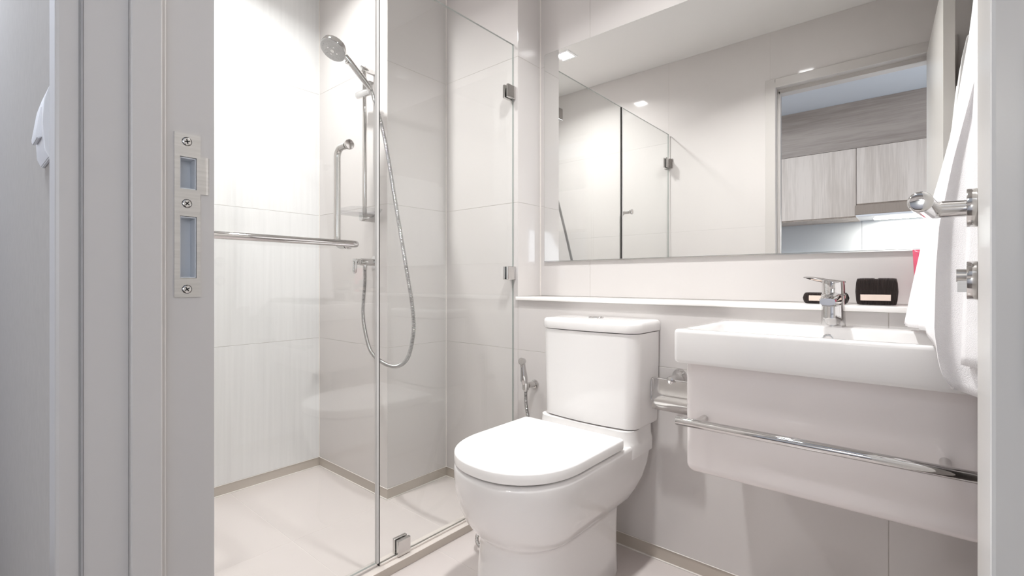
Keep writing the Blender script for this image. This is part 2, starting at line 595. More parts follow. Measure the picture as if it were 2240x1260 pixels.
# ---------------------------------------------------------------- door frame (strike side on the left)
bm = BM()
Z0, Z1, Z2, Z3 = 0.9335, 1.0065, 1.0385, 1.0765   # keep holes
XJ = DX0 - 0.05
HY = (0.1725, 0.1895)
box(bm, XJ, -0.653, 0.0863, 0.1245, 0, DH, 0.001, 1)                      # lining
box(bm, XJ, -0.645, 0.1242, 0.1525, 0, DH - 0.01, 0.0015, 2)              # stop
for z0, z1, hole in ((0, Z0, 0), (Z0, Z1, 1), (Z1, Z2, 0), (Z2, Z3, 1), (Z3, DH, 0)):
    if hole:
        box(bm, XJ, DX0, 0.1520, HY[0], z0, z1)
        box(bm, XJ, DX0, HY[1], 0.2085, z0, z1)
        box(bm, XJ, DX0 - 0.022, HY[0], HY[1], z0, z1)
    else:
        box(bm, XJ, DX0, 0.1520, 0.2085, z0, z1)
door_frame = structure(finish(bm, 'door_1', M['frame_paint'], base=(-0.66, 0.14, 0)))
bm = BM()
box(bm, DX1, DX1 + 0.05, 0.1520, 0.2085, 0, DH)
box(bm, DX1 - 0.012, DX1 + 0.05, 0.0863, 0.1525, 0, DH, 0.0015, 2)
finish(bm, 'hinge_jamb', M['frame_paint'], door_frame)
bm = BM()
box(bm, DX0 - 0.05, DX1 + 0.05, 0.1520, 0.2085, DH, DH + 0.03)
box(bm, DX0 - 0.05, DX1 + 0.05, 0.0863, 0.1525, DH - 0.022, DH + 0.03, 0.0015, 2)
finish(bm, 'head_jamb', M['frame_paint'], door_frame)
# casings: corridor side and bathroom side
bm = BM()
box(bm, -0.700, -0.655, 0.066, 0.0863, 0, DH + 0.045, 0.003, 2)
finish(bm, 'casing', M['frame_paint'], door_frame)
bm = BM()
box(bm, DX1 - 0.006, DX1 + 0.04, 0.066, 0.0863, 0, DH + 0.045, 0.003, 2)
finish(bm, 'casing', M['frame_paint'], door_frame)
bm = BM()
box(bm, -0.7, DX1 + 0.04, 0.066, 0.0863, DH - 0.004, DH + 0.045, 0.003, 2)
finish(bm, 'casing', M['frame_paint'], door_frame)
bm = BM()
box(bm, -0.714, DX0 - 0.0015, YF, 0.2095, 0, DH + 0.0515, 0.002, 2)
finish(bm, 'casing', M['frame_paint'], door_frame)
bm = BM()
box(bm, DX1 + 0.002, DX1 + 0.055, YF, 0.2095, 0, DH + 0.0515, 0.002, 2)
finish(bm, 'casing', M['frame_paint'], door_frame)
bm = BM()
box(bm, DX0 - 0.001, DX1 + 0.0015, YF, 0.2095, DH + 0.001, DH + 0.0515, 0.002, 2)
finish(bm, 'casing', M['frame_paint'], door_frame)
bm = BM()
box(bm, DX0 + 0.0002, DX0 + 0.006, 0.1526, 0.1582, 0, DH - 0.012, 0.0015, 2)
s = finish(bm, 'rubber_seal', M['frame_paint'], door_frame)
bm = BM()
box(bm, -0.6535, -0.6521, 0.0848, 0.0866, 0, DH - 0.01)
finish(bm, 'shadow_joint', M['seal'], door_frame)

# strike plate with keep boxes, lip and screws
bm = BM()
PX0, PX1 = DX0 - 0.0002, DX0 + 0.0016
PY0, PY1 = 0.1668, 0.1935
for b in ((PY0, HY[0], 0.911, 1.104), (HY[1], PY1, 0.911, 1.104), (HY[0], HY[1], 0.911, Z0), (HY[0], HY[1], Z1, Z2), (HY[0], HY[1], Z3, 1.104)):
    box(bm, PX0, PX1, b[0], b[1], b[2], b[3])
strike = finish(bm, 'strike_plate', M['steel'], door_frame)
strike['label'] = 'brushed steel strike plate with two keep holes'
bm = BM()
tube(bm, [(0, 0, 0), (0, 0, 1)], 0.001, 4)
bm.clear()
for k in range(8):
    y0, y1 = PY1 + 0.0125 * k / 8, PY1 + 0.0125 * (k + 1) / 8
    x0 = PX1 - 0.004 * max(0, (k - 3) / 5) ** 2
    x1 = PX1 - 0.004 * max(0, (k - 2) / 5) ** 2
    v = [bm.verts.new(p) for p in ((x0, y0, 1.034), (x1, y1, 1.034), (x1, y1, 1.079), (x0, y0, 1.079))]
    bm.faces.new(v)
bmesh.ops.remove_doubles(bm, verts=bm.verts[:], dist=1e-5)
r = bmesh.ops.extrude_face_region(bm, geom=bm.faces[:])
bmesh.ops.translate(bm, verts=[g for g in r['geom'] if isinstance(g, bmesh.types.BMVert)], vec=(-0.0012, 0, 0))
finish(bm, 'strike_lip', M['steel'], strike)
for z0, z1 in ((Z0, Z1), (Z2, Z3)):
    bm = BM()
    box(bm, DX0 - 0.0219, DX0 - 0.019, HY[0] + .0003, HY[1] - .0003, z0 + .0003, z1 - .0003)
    box(bm, DX0 - 0.0219, DX0 - 0.0006, HY[0] + .0003, HY[0] + 0.0012, z0 + .0003, z1 - .0003)
    box(bm, DX0 - 0.0219, DX0 - 0.0006, HY[1] - 0.0012, HY[1] - .0003, z0 + .0003, z1 - .0003)
    box(bm, DX0 - 0.0219, DX0 - 0.0006, HY[0] + 0.0012, HY[1] - 0.0012, z0 + .0003, z0 + 0.0015)
    box(bm, DX0 - 0.0219, DX0 - 0.0006, HY[0] + 0.0012, HY[1] - 0.0012, z1 - 0.0015, z1 - .0003)
    finish(bm, 'keep_box', M['keep_box'], strike)
for z, a in ((1.0945, 0.2), (1.0215, 0.9), (0.9205, 0.6)):
    bm = BM()
    cy_ = 0.1795
    revolve(bm, (PX1 - 0.0002, cy_, z), (1, 0, 0), [(0, 0.0046), (0.0006, 0.0046), (0.0012, 0.0036), (0.0012, 0.0001)], 20)
    for f in bm.faces:
        f.material_index = 0
    for k in range(2):
        b2 = BM()
        box(b2, PX1 + 0.0008, PX1 + 0.0013, -0.0027, 0.0027, -0.0006, 0.0006)
        bmesh.ops.rotate(b2, verts=b2.verts[:], cent=(0, 0, 0), matrix=Matrix.Rotation(a + k * pi / 2, 3, 'X'))
        bmesh.ops.translate(b2, verts=b2.verts[:], vec=(0, cy_, z))
        for f in b2.faces:
            f.material_index = 1
        t = bpy.data.meshes.new('t')
        b2.to_mesh(t)
        b2.free()
        bm.from_mesh(t)
        bpy.data.meshes.remove(t)
    revolve(bm, (PX1 - 0.0003, cy_, z), (1, 0, 0), [(0, 0.0052), (0.0005, 0.0052)], 20)
    for f in bm.faces[-22:]:
        f.material_index = 1
    finish(bm, 'screw', [M['satin'], M['dark']], strike)

# ---------------------------------------------------------------- light switch beside the door, corridor side
YW = YF - 0.1249
sw = thing('light_switch', 'white rocker light switch on the corridor wall left of the door frame', 'light switch', (-0.80, YW, 1.07))
bm = BM()
prof = [(YW, 1.0715), (YW - 0.0035, 1.0722), (YW - 0.0072, 1.081), (YW - 0.0086, 1.112), (YW - 0.0075, 1.138), (YW - 0.0030, 1.155), (YW, 1.1640)]
xs = (-0.838, -0.762)
r0 = [bm.verts.new((xs[0], y, z)) for y, z in prof]
r1 = [bm.verts.new((xs[1], y, z)) for y, z in prof]
rings_to_faces(bm, [r0, r1])
bmesh.ops.bevel(bm, geom=bm.edges[:], offset=0.0008, segments=2, affect='EDGES')
finish(bm, 'cover_plate', M['white_plastic'], sw, smooth=30)
bm = BM()
prof = [(YW - 0.005, 1.099), (YW - 0.0120, 1.095), (YW - 0.0132, 1.100), (YW - 0.0088, 1.133), (YW - 0.005, 1.135)]
xs = (-0.824, -0.776)
r0 = [bm.verts.new((xs[0], y, z)) for y, z in prof]
r1 = [bm.verts.new((xs[1], y, z)) for y, z in prof]
rings_to_faces(bm, [r0, r1])
bmesh.ops.bevel(bm, geom=bm.edges[:], offset=0.0008, segments=2, affect='EDGES')
finish(bm, 'rocker', M['white_plastic'], sw, smooth=30)

# ---------------------------------------------------------------- door leaf, open against the right wall
HP, LP = Vector((0.0148, 0.195, 0)), Vector((0.0582, 0.930, 0))
dd = (LP - HP).normalized()
dn = Vector((-dd.y, dd.x, 0))        # out of the corridor face (towards -X)
LEN = (LP - HP).length
door = thing('bathroom_door', 'pale grey bathroom door standing open at the right edge', 'door', (0.036, 0.20, 0.008))
DM = Matrix(((dd.x, -dn.x, 0, HP.x), (dd.y, -dn.y, 0, HP.y), (0, 0, 1, 0), (0, 0, 0, 1)))   # local: x along the leaf, y into its thickness, z up


def dfin(bm, name, m, parent=door, smooth=None):
    bmesh.ops.transform(bm, matrix=DM, verts=bm.verts[:])
    return finish(bm, name, m, parent, smooth=smooth)


bm = BM()
box(bm, 0, LEN, 0, 0.0345, 0.008, 2.066, 0.0012, 2)
dfin(bm, 'leaf', M['door_paint'])
LX, LZ, KZ = LEN - 0.062, 1.026, 0.931
bm = BM()
cyl(bm, (LX, 0, LZ), (LX, -0.0105, LZ), 0.0252, 40, 0.001)
rose = dfin(bm, 'rosette', M['satin'], smooth=30)
bm = BM()
pts = bend([(LX, -0.010, LZ), (LX, -0.047, LZ + 0.001), (LX - 0.100, -0.051, LZ + 0.001)], 0.013, 8)
tube(bm, pts, lambda i: 0.0110 + 0.0018 * min(1.0, i / (len(pts) - 1)), 24)
for f in bm.faces:
    pass
# rounded, slightly slanted end
bmesh.ops.transform(bm, matrix=Matrix.Identity(4), verts=bm.verts[:])
lever = dfin(bm, 'lever', M['chrome'], door, smooth=40)
lever['label'] = 'polished chrome lever handle'
bm = BM()
revolve(bm, (LX - 0.099, -0.051, LZ + 0.001), (-1, 0, 0), [(0, 0.0128), (0.003, 0.0124), (0.0048, 0.0112), (0.0056, 0.0095), (0.0060, 0.0030)], 24)
dfin(bm, 'lever_end', M['chrome'], lever, smooth=50)
bm = BM()
cyl(bm, (LX, 0, KZ), (LX, -0.0105, KZ), 0.0252, 40, 0.001)
kr = dfin(bm, 'key_rosette', M['satin'], smooth=30)
bm = BM()
cyl(bm, (LX, -0.009, KZ + 0.0065), (LX, -0.0205, KZ + 0.0065), 0.0085, 24)
box(bm, LX - 0.005, LX + 0.005, -0.0195, -0.009, KZ - 0.0155, KZ + 0.006)
dfin(bm, 'lock_cylinder', M['steel'], kr)
for z in (0.25, 0.945, 1.80):
    bm = BM()
    box(bm, -0.0018, 0.0, 0.0068, 0.034, z - 0.05, z + 0.05)
    cyl(bm, (-0.005, 0.0395, z - 0.05), (-0.005, 0.0395, z + 0.05), 0.006, 16)
    dfin(bm, 'hinge', M['steel'])
# inner handle, on the face towards the right wall
bm = BM()
cyl(bm, (LX, 0.0345, LZ), (LX, 0.045, LZ), 0.0252, 32, 0.001)
tube(bm, bend([(LX, 0.044, LZ), (LX, 0.080, LZ), (LX - 0.105, 0.084, LZ)], 0.013, 6), 0.0105, 16)
dfin(bm, 'inner_handle', M['satin'], smooth=40)

# ---------------------------------------------------------------- ceiling downlights
def downlight(xy, label):
    t = thing('downlight', label, 'light', (xy[0], xy[1], CEIL), 'square ceiling downlights')
    x, y = xy
    bm = BM()
    a, b = 0.058, 0.042
    for b4 in ((-a, a, -a, -b), (-a, a, b, a), (-a, -b, -b, b), (b, a, -b, b)):
        box(bm, x + b4[0], x + b4[1], y + b4[2], y + b4[3], CEIL - 0.004, CEIL)
    finish(bm, 'trim_frame', M['white_plastic'], t)
    bm = BM()
    box(bm, x - b, x + b, y - b, y + b, CEIL - 0.002, CEIL)
    finish(bm, 'diffuser', M['lamp'], t)


downlight(LAMP_A, 'square ceiling downlight over the shower, seen glowing in the mirror')
downlight(LAMP_B, 'square ceiling downlight over the toilet, reflected on the tiled wall beside the mirror')

# ---------------------------------------------------------------- shower enclosure
GT, GY = 0.004, 0.878         # half thickness, joint between door and fixed panel


def pane(bm, y0, y1, z0, z1):
    box(bm, XG - GT, XG + GT, y0, y1, z0, z1)
    for f in bm.faces:
        if abs(f.normal.x) < 0.5:
            f.material_index = 1


sd = thing('shower_door', 'clear frameless glass shower door with steel pull handle, next to the fixed pane', 'shower door', (XG, 0.55, 0.03))
bm = BM()
pane(bm, YF + 0.012, GY - 0.004, 0.040, 1.925)
finish(bm, 'glass_pane', [M['glass'], M['glass_edge']], sd)
bm = BM()
box(bm, XG - 0.006, XG + 0.006, GY - 0.010, GY - 0.0018, 0.038, 1.925, 0.001, 1)
finish(bm, 'edge_seal', M['vinyl'], sd)
bm = BM()
box(bm, XG - 0.006, XG + 0.006, YF + 0.012, GY - 0.009, 0.0285, 0.046, 0.001, 1)
finish(bm, 'bottom_seal', M['acrylic'], sd)
for z in (0.33, 1.726):
    bm = BM()
    box(bm, XG - 0.014, XG - GT, YF + 0.012, YF + 0.062, z - 0.032, z + 0.032, 0.001, 1)
    box(bm, XG + GT, XG + 0.014, YF + 0.012, YF + 0.062, z - 0.032, z + 0.032, 0.001, 1)
    box(bm, XG - 0.03, XG + 0.03, YF + 0.0005, YF + 0.006, z - 0.032, z + 0.032, 0.001, 1)
    cyl(bm, (XG + 0.012, YF + 0.010, z - 0.032), (XG + 0.012, YF + 0.010, z + 0.032), 0.007, 16)
    finish(bm, 'hinge', M['satin'], sd)
HYY, HZ0, HZ1 = 0.769, 1.038, 1.338
bm = BM()
tube(bm, bend([(XG - GT, HYY, HZ1), (XG - 0.058, HYY, HZ1), (XG - 0.058, HYY, HZ0), (XG - GT, HYY, HZ0)], 0.03, 8), 0.0105, 20)
ph = finish(bm, 'pull_handle', M['satin'], sd, smooth=50)
bm = BM()
cyl(bm, (XG + GT, HYY, HZ1), (XG + GT + 0.0025, HYY, HZ1), 0.0115, 28)
cyl(bm, (XG + GT + 0.0025, HYY, HZ1), (XG + GT + 0.011, HYY, HZ1), 0.0150, 28, 0.0012)
finish(bm, 'bolt_cap', M['satin'], ph, smooth=40)
bm = BM()
tube(bm, bend([(XG + GT, HYY, HZ0), (XG + 0.060, HYY, HZ0), (XG + 0.060, 0.30, HZ0), (XG + GT, 0.30, HZ0)], 0.022, 8), 0.0095, 20)
tbar = finish(bm, 'towel_bar', M['chrome'], sd, smooth=50)
bm = BM()
cyl(bm, (XG + GT, HYY, HZ0), (XG + 0.014, HYY, HZ0), 0.0125, 24, 0.001)
finish(bm, 'bar_collar', M['satin'], tbar, smooth=40)

sp = thing('shower_screen', 'fixed clear glass shower pane clipped to the back wall', 'shower screen', (XG, 1.2, 0.03))
bm = BM()
pane(bm, GY, YB - 0.001, 0.0285, 1.925)
finish(bm, 'glass_pane', [M['glass'], M['glass_edge']], sp)
bm = BM()
box(bm, XG - 0.0052, XG + 0.0056, GY - 0.0014, GY + 0.0010, 0.0285, 1.925)
finish(bm, 'gap_shade', M['dark'], sp)  # dark strip stands in for the shaded gap between door and pane
bm = BM()
box(bm, XG + GT, XG + 0.0105, GY, YB - 0.001, 0.0282, 0.0350, 0.002, 2)
box(bm, XG - 0.0105, XG - GT, GY, YB - 0.001, 0.0282, 0.0350, 0.002, 2)
finish(bm, 'silicone_bead', M['curb'], sp)
for z in (0.964, 1.718):
    bm = BM()
    box(bm, XG + GT, XG + 0.016, YB - 0.048, YB - 0.0005, z - 0.0275, z + 0.0275, 0.002, 2)
    box(bm, XG - 0.016, XG - GT, YB - 0.048, YB - 0.0005, z - 0.0275, z + 0.0275, 0.002, 2)
    finish(bm, 'wall_clip', M['satin'], sp)
bm = BM()
box(bm, XG + GT, XG + 0.016, 0.942, 0.992, 0.031, 0.083, 0.002, 2)
box(bm, XG - 0.016, XG - GT, 0.942, 0.992, 0.031, 0.083, 0.002, 2)
finish(bm, 'floor_clip', M['satin'], sp)

# ---------------------------------------------------------------- shower set on the pier
SX = -1.82
ss = thing('shower_set', 'chrome hand shower on a slide rail with ribbed hose', 'shower', (SX, YPIER, 1.0))
bm = BM()
cyl(bm, (SX, 1.150, 1.195), (SX, 1.150, 1.850), 0.0095, 20, 0.001)
finish(bm, 'slide_rail', M['satin'], ss, smooth=40)
for z, r in ((1.838, 0.013), (1.203, 0.017)):
    bm = BM()
    cyl(bm, (SX, YPIER - 0.0005, z), (SX, 1.132, z), r, 24, 0.002)
    finish(bm, 'rail_bracket', M['chrome'], ss, smooth=40)
bm = BM()
cyl(bm, (SX - 0.050, 1.150, 1.738), (SX + 0.060, 1.142, 1.730), 0.0165, 24, 0.004)
cyl(bm, (SX + 0.056, 1.142, 1.722), (SX + 0.092, 1.119, 1.748), 0.0145, 20, 0.002)
sl = finish(bm, 'slider', M['chrome'], ss, smooth=40)
# hand shower: from the slider up and outwards
h0, h1 = Vector((-1.733, 1.126, 1.722)), Vector((-1.748, 1.018, 1.828))
hd = (h1 - h0).normalized()
bm = BM()
q = [h0.lerp(h1, k / 14) for k in range(15)]
tube(bm, q, lambda i: (0.0085, 0.0105, 0.0115, 0.012, 0.0125, 0.0128, 0.013, 0.013, 0.013, 0.013, 0.013, 0.013, 0.0125, 0.012, 0.011)[i], 20)
hs = finish(bm, 'hand_shower', M['chrome'], ss, smooth=50)
fn = Vector((0.10, -0.52, -0.85)).normalized()     # spray direction
hc = Vector((-1.767, 0.982, 1.853))
bm = BM()
revolve(bm, hc - fn * 0.018, fn, [(0, 0.020), (0.002, 0.036), (0.007, 0.047), (0.013, 0.0515), (0.030, 0.0525), (0.033, 0.0515)], 40)
finish(bm, 'head_shell', M['chrome'], hs, smooth=35)
bm = BM()
c2 = hc + fn * 0.0148
revolve(bm, c2, fn, [(0, 0.0495), (0.0025, 0.0490), (0.0032, 0.0465)], 40)
a_, b_ = frame_of(fn)
for rr, nn in ((0.0385, 22), (0.029, 14)):
    for k in range(nn):
        an = 2 * pi * k / nn
        revolve(bm, c2 + fn * 0.003 + (a_ * cos(an) + b_ * sin(an)) * rr, fn, [(0, 0.0017), (0.0016, 0.0011)], 6)
revolve(bm, c2 + fn * 0.003, fn, [(0, 0.013), (0.001, 0.012)], 20)
finish(bm, 'spray_face', M['spray_face'], hs, smooth=35)
bm = BM()
revolve(bm, c2 + fn * 0.0035, fn, [(0, 0.0085), (0.002, 0.0075)], 16)
for k in range(4):
    an = 2 * pi * k / 4 + 0.5
    revolve(bm, c2 + fn * 0.0028 + (a_ * cos(an) + b_ * sin(an)) * 0.019, fn, [(0, 0.004), (0.0012, 0.0035)], 12)
finish(bm, 'centre_nozzle', M['satin'], hs, smooth=35)
bm = BM()
p = h1 - hd * 0.022 + fn * 0.010
box(bm, p.x - 0.008, p.x + 0.008, p.y - 0.009, p.y + 0.009, p.z - 0.006, p.z + 0.006, 0.002, 2)
finish(bm, 'spray_switch', M['satin'], hs, smooth=35)
# valve with outlet and loop lever
bm = BM()
VZ = 1.012
cyl(bm, (SX, YPIER - 0.0005, VZ), (SX, YPIER - 0.006, VZ), 0.028, 28, 0.001)
cyl(bm, (SX, YPIER - 0.005, VZ), (SX, 1.128, VZ), 0.0155, 24, 0.001)
cyl(bm, (SX, 1.130, VZ), (SX, 1.110, VZ), 0.0130, 24, 0.001)
cyl(bm, (SX, 1.152, VZ), (SX, 1.152, VZ - 0.034), 0.0095, 20, 0.001)
vb = finish(bm, 'valve_body', M['chrome'], ss, smooth=40)
bm = BM()
tube(bm, bend([(SX - 0.009, 1.105, VZ + 0.008), (SX - 0.009, 1.103, VZ - 0.046), (SX + 0.009, 1.103, VZ - 0.046), (SX + 0.009, 1.105, VZ + 0.008)], 0.0085, 6), 0.0042, 12)
cyl(bm, (SX - 0.012, 1.106, VZ + 0.006), (SX + 0.012, 1.106, VZ + 0.006), 0.007, 14, 0.001)
finish(bm, 'loop_lever', M['chrome'], vb, smooth=40)
bm = BM()
ridged_hose(bm, [(SX, 1.152, VZ - 0.030), (SX + 0.002, 1.150, 0.92), (SX + 0.004, 1.140, 0.80), (-1.782, 1.130, 0.715), (-1.715, 1.115, 0.640),
                 (-1.620, 1.110, 0.605), (-1.535, 1.110, 0.602), (-1.465, 1.110, 0.645), (-1.432, 1.110, 0.745), (-1.440, 1.110, 0.84), (-1.469, 1.110, 0.955),
                 (-1.540, 1.110, 1.22), (-1.612, 1.114, 1.47), (-1.665, 1.118, 1.60), (-1.705, 1.122, 1.675), (-1.728, 1.126, 1.712), (-1.734, 1.126, 1.726)], 0.0078)
finish(bm, 'hose', M['hose'], ss, smooth=60)
# clear soap dish clipped over the lower bracket
bm = BM()
loft(bm, [rrect(SX, 1.128, 0.066, 0.062, 0.030, 1.212), rrect(SX, 1.128, 0.080, 0.073, 0.035, 1.234), rrect(SX, 1.128, 0.081, 0.074, 0.035, 1.236),
          rrect(SX, 1.128, 0.076, 0.070, 0.033, 1.234), rrect(SX, 1.128, 0.063, 0.060, 0.030, 1.215)])
sdish = finish(bm, 'soap_dish', M['acrylic'], ss, smooth=50)
sdish['label'] = 'clear plastic soap dish'

# ---------------------------------------------------------------- toilet
TX = -0.868
to = thing('toilet', 'white close-coupled ceramic toilet with closed lid, beside the washbasin', 'toilet', (TX, 1.2, 0))
bm = BM()
secs = [  # z, half width, front, back, front ellipse, corner radius
    (0.000, 0.131, 0.922, 1.400, 0.17, 0.040), (0.012, 0.133, 0.919, 1.402, 0.17, 0.040), (0.060, 0.130, 0.925, 1.402, 0.17, 0.040),
    (0.130, 0.129, 0.930, 1.402, 0.168, 0.040), (0.198, 0.130, 0.942, 1.404, 0.16, 0.040), (0.215, 0.132, 0.944, 1.406, 0.158, 0.040),
    (0.221, 0.137, 0.942, 1.412, 0.158, 0.042), (0.228, 0.146, 0.936, 1.422, 0.160, 0.044), (0.240, 0.157, 0.922, 1.440, 0.167, 0.046),
    (0.268, 0.170, 0.902, 1.466, 0.182, 0.05), (0.300, 0.180, 0.886, 1.492, 0.195, 0.05), (0.340, 0.186, 0.874, 1.514, 0.205, 0.05),
    (0.380, 0.189, 0.868, 1.526, 0.208, 0.05), (0.408, 0.190, 0.867, 1.530, 0.21, 0.05), (0.4165, 0.189, 0.869, 1.530, 0.21, 0.05),
    (0.4205, 0.185, 0.875, 1.528, 0.208, 0.05), (0.4205, 0.170, 0.893, 1.315, 0.19, 0.03), (0.416, 0.167, 0.897, 1.312, 0.188, 0.03), (0.340, 0.150, 0.925, 1.30, 0.17, 0.04), (0.28, 0.11, 0.98, 1.25, 0.13, 0.04)]
loft(bm, [dshape(TX, w_, f_, b_2, z, el, rc) for z, w_, f_, b_2, el, rc in secs])
finish(bm, 'pan', M['ceramic'], to, smooth=50)
bm = BM()
loft(bm, [rrect(TX + 0.011, 1.432, 0.181, 0.100, 0.040, 0.380), rrect(TX + 0.011, 1.432, 0.181, 0.100, 0.040, 0.414), rrect(TX + 0.011, 1.434, 0.180, 0.096, 0.040, 0.422),
          rrect(TX + 0.011, 1.437, 0.178, 0.092, 0.040, 0.434), rrect(TX + 0.011, 1.438, 0.177, 0.091, 0.040, 0.462)])
finish(bm, 'tank_plinth', M['ceramic'], to, smooth=50)
bm = BM()
loft(bm, [dshape(TX, 0.135, 0.940, 1.300, 0.4150, 0.16), dshape(TX, 0.135, 0.940, 1.300, 0.428, 0.16)])
finish(bm, 'seat', M['seat_plastic'], to, smooth=50)
bm = BM()
rings = [dshape(TX, 0.176, 0.884, 1.302, 0.4400, 0.202, 0.012), dshape(TX, 0.177, 0.883, 1.303, 0.4275, 0.203, 0.012), dshape(TX, 0.180, 0.880, 1.305, 0.4268, 0.205, 0.012)]
for z, ins in ((0.4268, 0.0035), (0.4275, 0.0015), (0.4290, 0.0004), (0.4310, 0.0), (0.4520, 0.0), (0.4540, 0.0006), (0.4555, 0.0018), (0.4563, 0.0035), (0.4566, 0.0055)):
    rings.append(dshape(TX, 0.190 - ins, 0.868 + ins, 1.312 - ins, z, 0.21 - ins * 0.6, 0.012))
loft(bm, rings)
finish(bm, 'lid', M['seat_plastic'], to, smooth=25)
for sx in (-1, 1):
    bm = BM()
    cyl(bm, (TX + sx * 0.075 - 0.022, 1.312, 0.432), (TX + sx * 0.075 + 0.022, 1.312, 0.432), 0.012, 20, 0.002)
    finish(bm, 'lid_hinge', M['seat_plastic'], to, smooth=50)


def tank_ring(w_, f_, b_2, z, bulge, rc, n=14, nc=7):
    """rounded box outline, the front bowed out towards -Y"""
    out = []
    for k in range(n + 1):
        u = -1 + 2 * k / n
        out.append((TX + 0.018 + u * (w_ - rc), f_ - bulge * (1 - u * u), z))
    for k in range(1, nc + 1):
        a = -pi / 2 + pi / 2 * k / nc
        out.append((TX + 0.018 + w_ - rc + rc * cos(a), f_ + rc + rc * sin(a), z))
    for x in (1, -1):
        out.append((TX + 0.018 + x * w_, b_2, z))
    for k in range(nc):
        a = pi + pi / 2 * k / nc
        out.append((TX + 0.018 - w_ + rc + rc * cos(a), f_ + rc + rc * sin(a), z))
    return out


bm = BM()
loft(bm, [tank_ring(0.172, 1.368, 1.526, 0.4635, 0.010, 0.045), tank_ring(0.1765, 1.362, 1.528, 0.467, 0.010, 0.045), tank_ring(0.178, 1.361, 1.529, 0.475, 0.010, 0.045),
          tank_ring(0.181, 1.360, 1.530, 0.60, 0.010, 0.045), tank_ring(0.183, 1.359, 1.530, 0.764, 0.010, 0.045)])
finish(bm, 'tank', M['ceramic'], to, smooth=50)
bm = BM()
loft(bm, [tank_ring(0.178, 1.364, 1.527, 0.7655, 0.010, 0.045), tank_ring(0.1855, 1.356, 1.531, 0.767, 0.010, 0.047), tank_ring(0.187, 1.355, 1.531, 0.771, 0.010, 0.047),
          tank_ring(0.187, 1.355, 1.531, 0.790, 0.010, 0.047), tank_ring(0.185, 1.357, 1.530, 0.797, 0.010, 0.046), tank_ring(0.180, 1.363, 1.528, 0.8015, 0.010, 0.044),
          tank_ring(0.150, 1.390, 1.510, 0.804, 0.008, 0.04)])
finish(bm, 'tank_lid', M['ceramic'], to, smooth=50)
bm = BM()
revolve(bm, (TX + 0.008, 1.452, 0.803), (0, 0, 1), [(0, 0.026), (0.003, 0.026), (0.0045, 0.024), (0.0045, 0.0225), (0.0052, 0.021), (0.0058, 0.012)], 32)
fb = finish(bm, 'flush_button', M['chrome'], to, smooth=30)
bm = BM()
ridged_hose(bm, [(-1.120, 1.533, 0.21), (-1.122, 1.50, 0.20), (-1.150, 1.40, 0.12), (-1.178, 1.28, 0.070), (-1.185, 1.205, 0.050), (-1.150, 1.170, 0.026), (-1.085, 1.21, 0.024), (-1.060, 1.30, 0.18), (-1.055, 1.37, 0.34)], 0.007)
finish(bm, 'supply_hose', M['satin'], to, smooth=60)

# ---------------------------------------------------------------- bidet sprayer
bs = thing('bidet_sprayer', 'chrome hand bidet sprayer in a wall holder left of the toilet tank', 'bidet sprayer', (-1.20, YB, 0.515))
bm = BM()
cyl(bm, (-1.191, YB - 0.0005, 0.515), (-1.191, YB - 0.008, 0.515), 0.017, 28, 0.002)
cyl(bm, (-1.191, YB - 0.007, 0.515), (-1.194, 1.490, 0.515), 0.0115, 20, 0.001)
revolve(bm, (-1.195, 1.478, 0.500), (0, 0, 1), [(0, 0.0125), (0.001, 0.0135), (0.026, 0.0135), (0.027, 0.0125)], 20)
finish(bm, 'holder', M['satin'], bs, smooth=40)
bm = BM()
a0, a1 = Vector((-1.195, 1.478, 0.494)), Vector((-1.203, 1.468, 0.606))
q = [a0.lerp(a1, k / 10) for k in range(11)]
tube(bm, q, lambda i: (0.009, 0.0095, 0.0105, 0.0125, 0.0135, 0.0138, 0.0132, 0.0122, 0.0112, 0.0108, 0.0105)[i], 20)
sb = finish(bm, 'handset', M['chrome'], bs, smooth=50)
bm = BM()
revolve(bm, (-1.2035, 1.478, 0.6115), (0.12, -1, 0.12), [(0, 0.009), (0.004, 0.0125), (0.020, 0.0145), (0.023, 0.0135)], 24)
finish(bm, 'nozzle', M['chrome'], sb, smooth=40)
bm = BM()
box(bm, -1.2015, -1.1985, 1.4515, 1.4575, 0.535, 0.590, 0.001, 1)
finish(bm, 'trigger', M['seal'], sb)
bm = BM()
ridged_hose(bm, [(-1.195, 1.478, 0.497), (-1.195, 1.480, 0.44), (-1.188, 1.487, 0.38), (-1.182, 1.497, 0.31), (-1.178, 1.508, 0.25), (-1.176, 1.520, 0.215), (-1.176, 1.533, 0.205)], 0.0072)
finish(bm, 'hose', M['hose'], bs, smooth=60)

# ---------------------------------------------------------------- toilet paper holder
tp = thing('toilet_paper_holder', 'empty chrome toilet paper holder with cover plate between toilet and vanity', 'toilet paper holder', (-0.60, YB, 0.60))
bm = BM()
revolve(bm, (-0.598, YB - 0.0005, 0.621), (0, -1, 0), [(0, 0.0245), (0.003, 0.0245), (0.008, 0.021), (0.020, 0.0115), (0.032, 0.0085), (0.066, 0.0075)], 28)
revolve(bm, (-0.598, YB - 0.064, 0.621), (0, -1, -0.03), [(0, 0.009), (0.002, 0.0125), (0.014, 0.0125), (0.018, 0.0105), (0.020, 0.004)], 24)
finish(bm, 'wall_mount', M['chrome'], tp, smooth=40)
bm = BM()
tube(bm, bend([(-0.598, 1.462, 0.621), (-0.662, 1.462, 0.621), (-0.662, 1.458, 0.548), (-0.540, 1.458, 0.548)], 0.010, 6), 0.003, 12)
tube(bm, [(-0.598, 1.462, 0.621), (-0.525, 1.462, 0.621)], 0.003, 12)
finish(bm, 'wire_arm', M['chrome'], tp, smooth=50)
bm = BM()
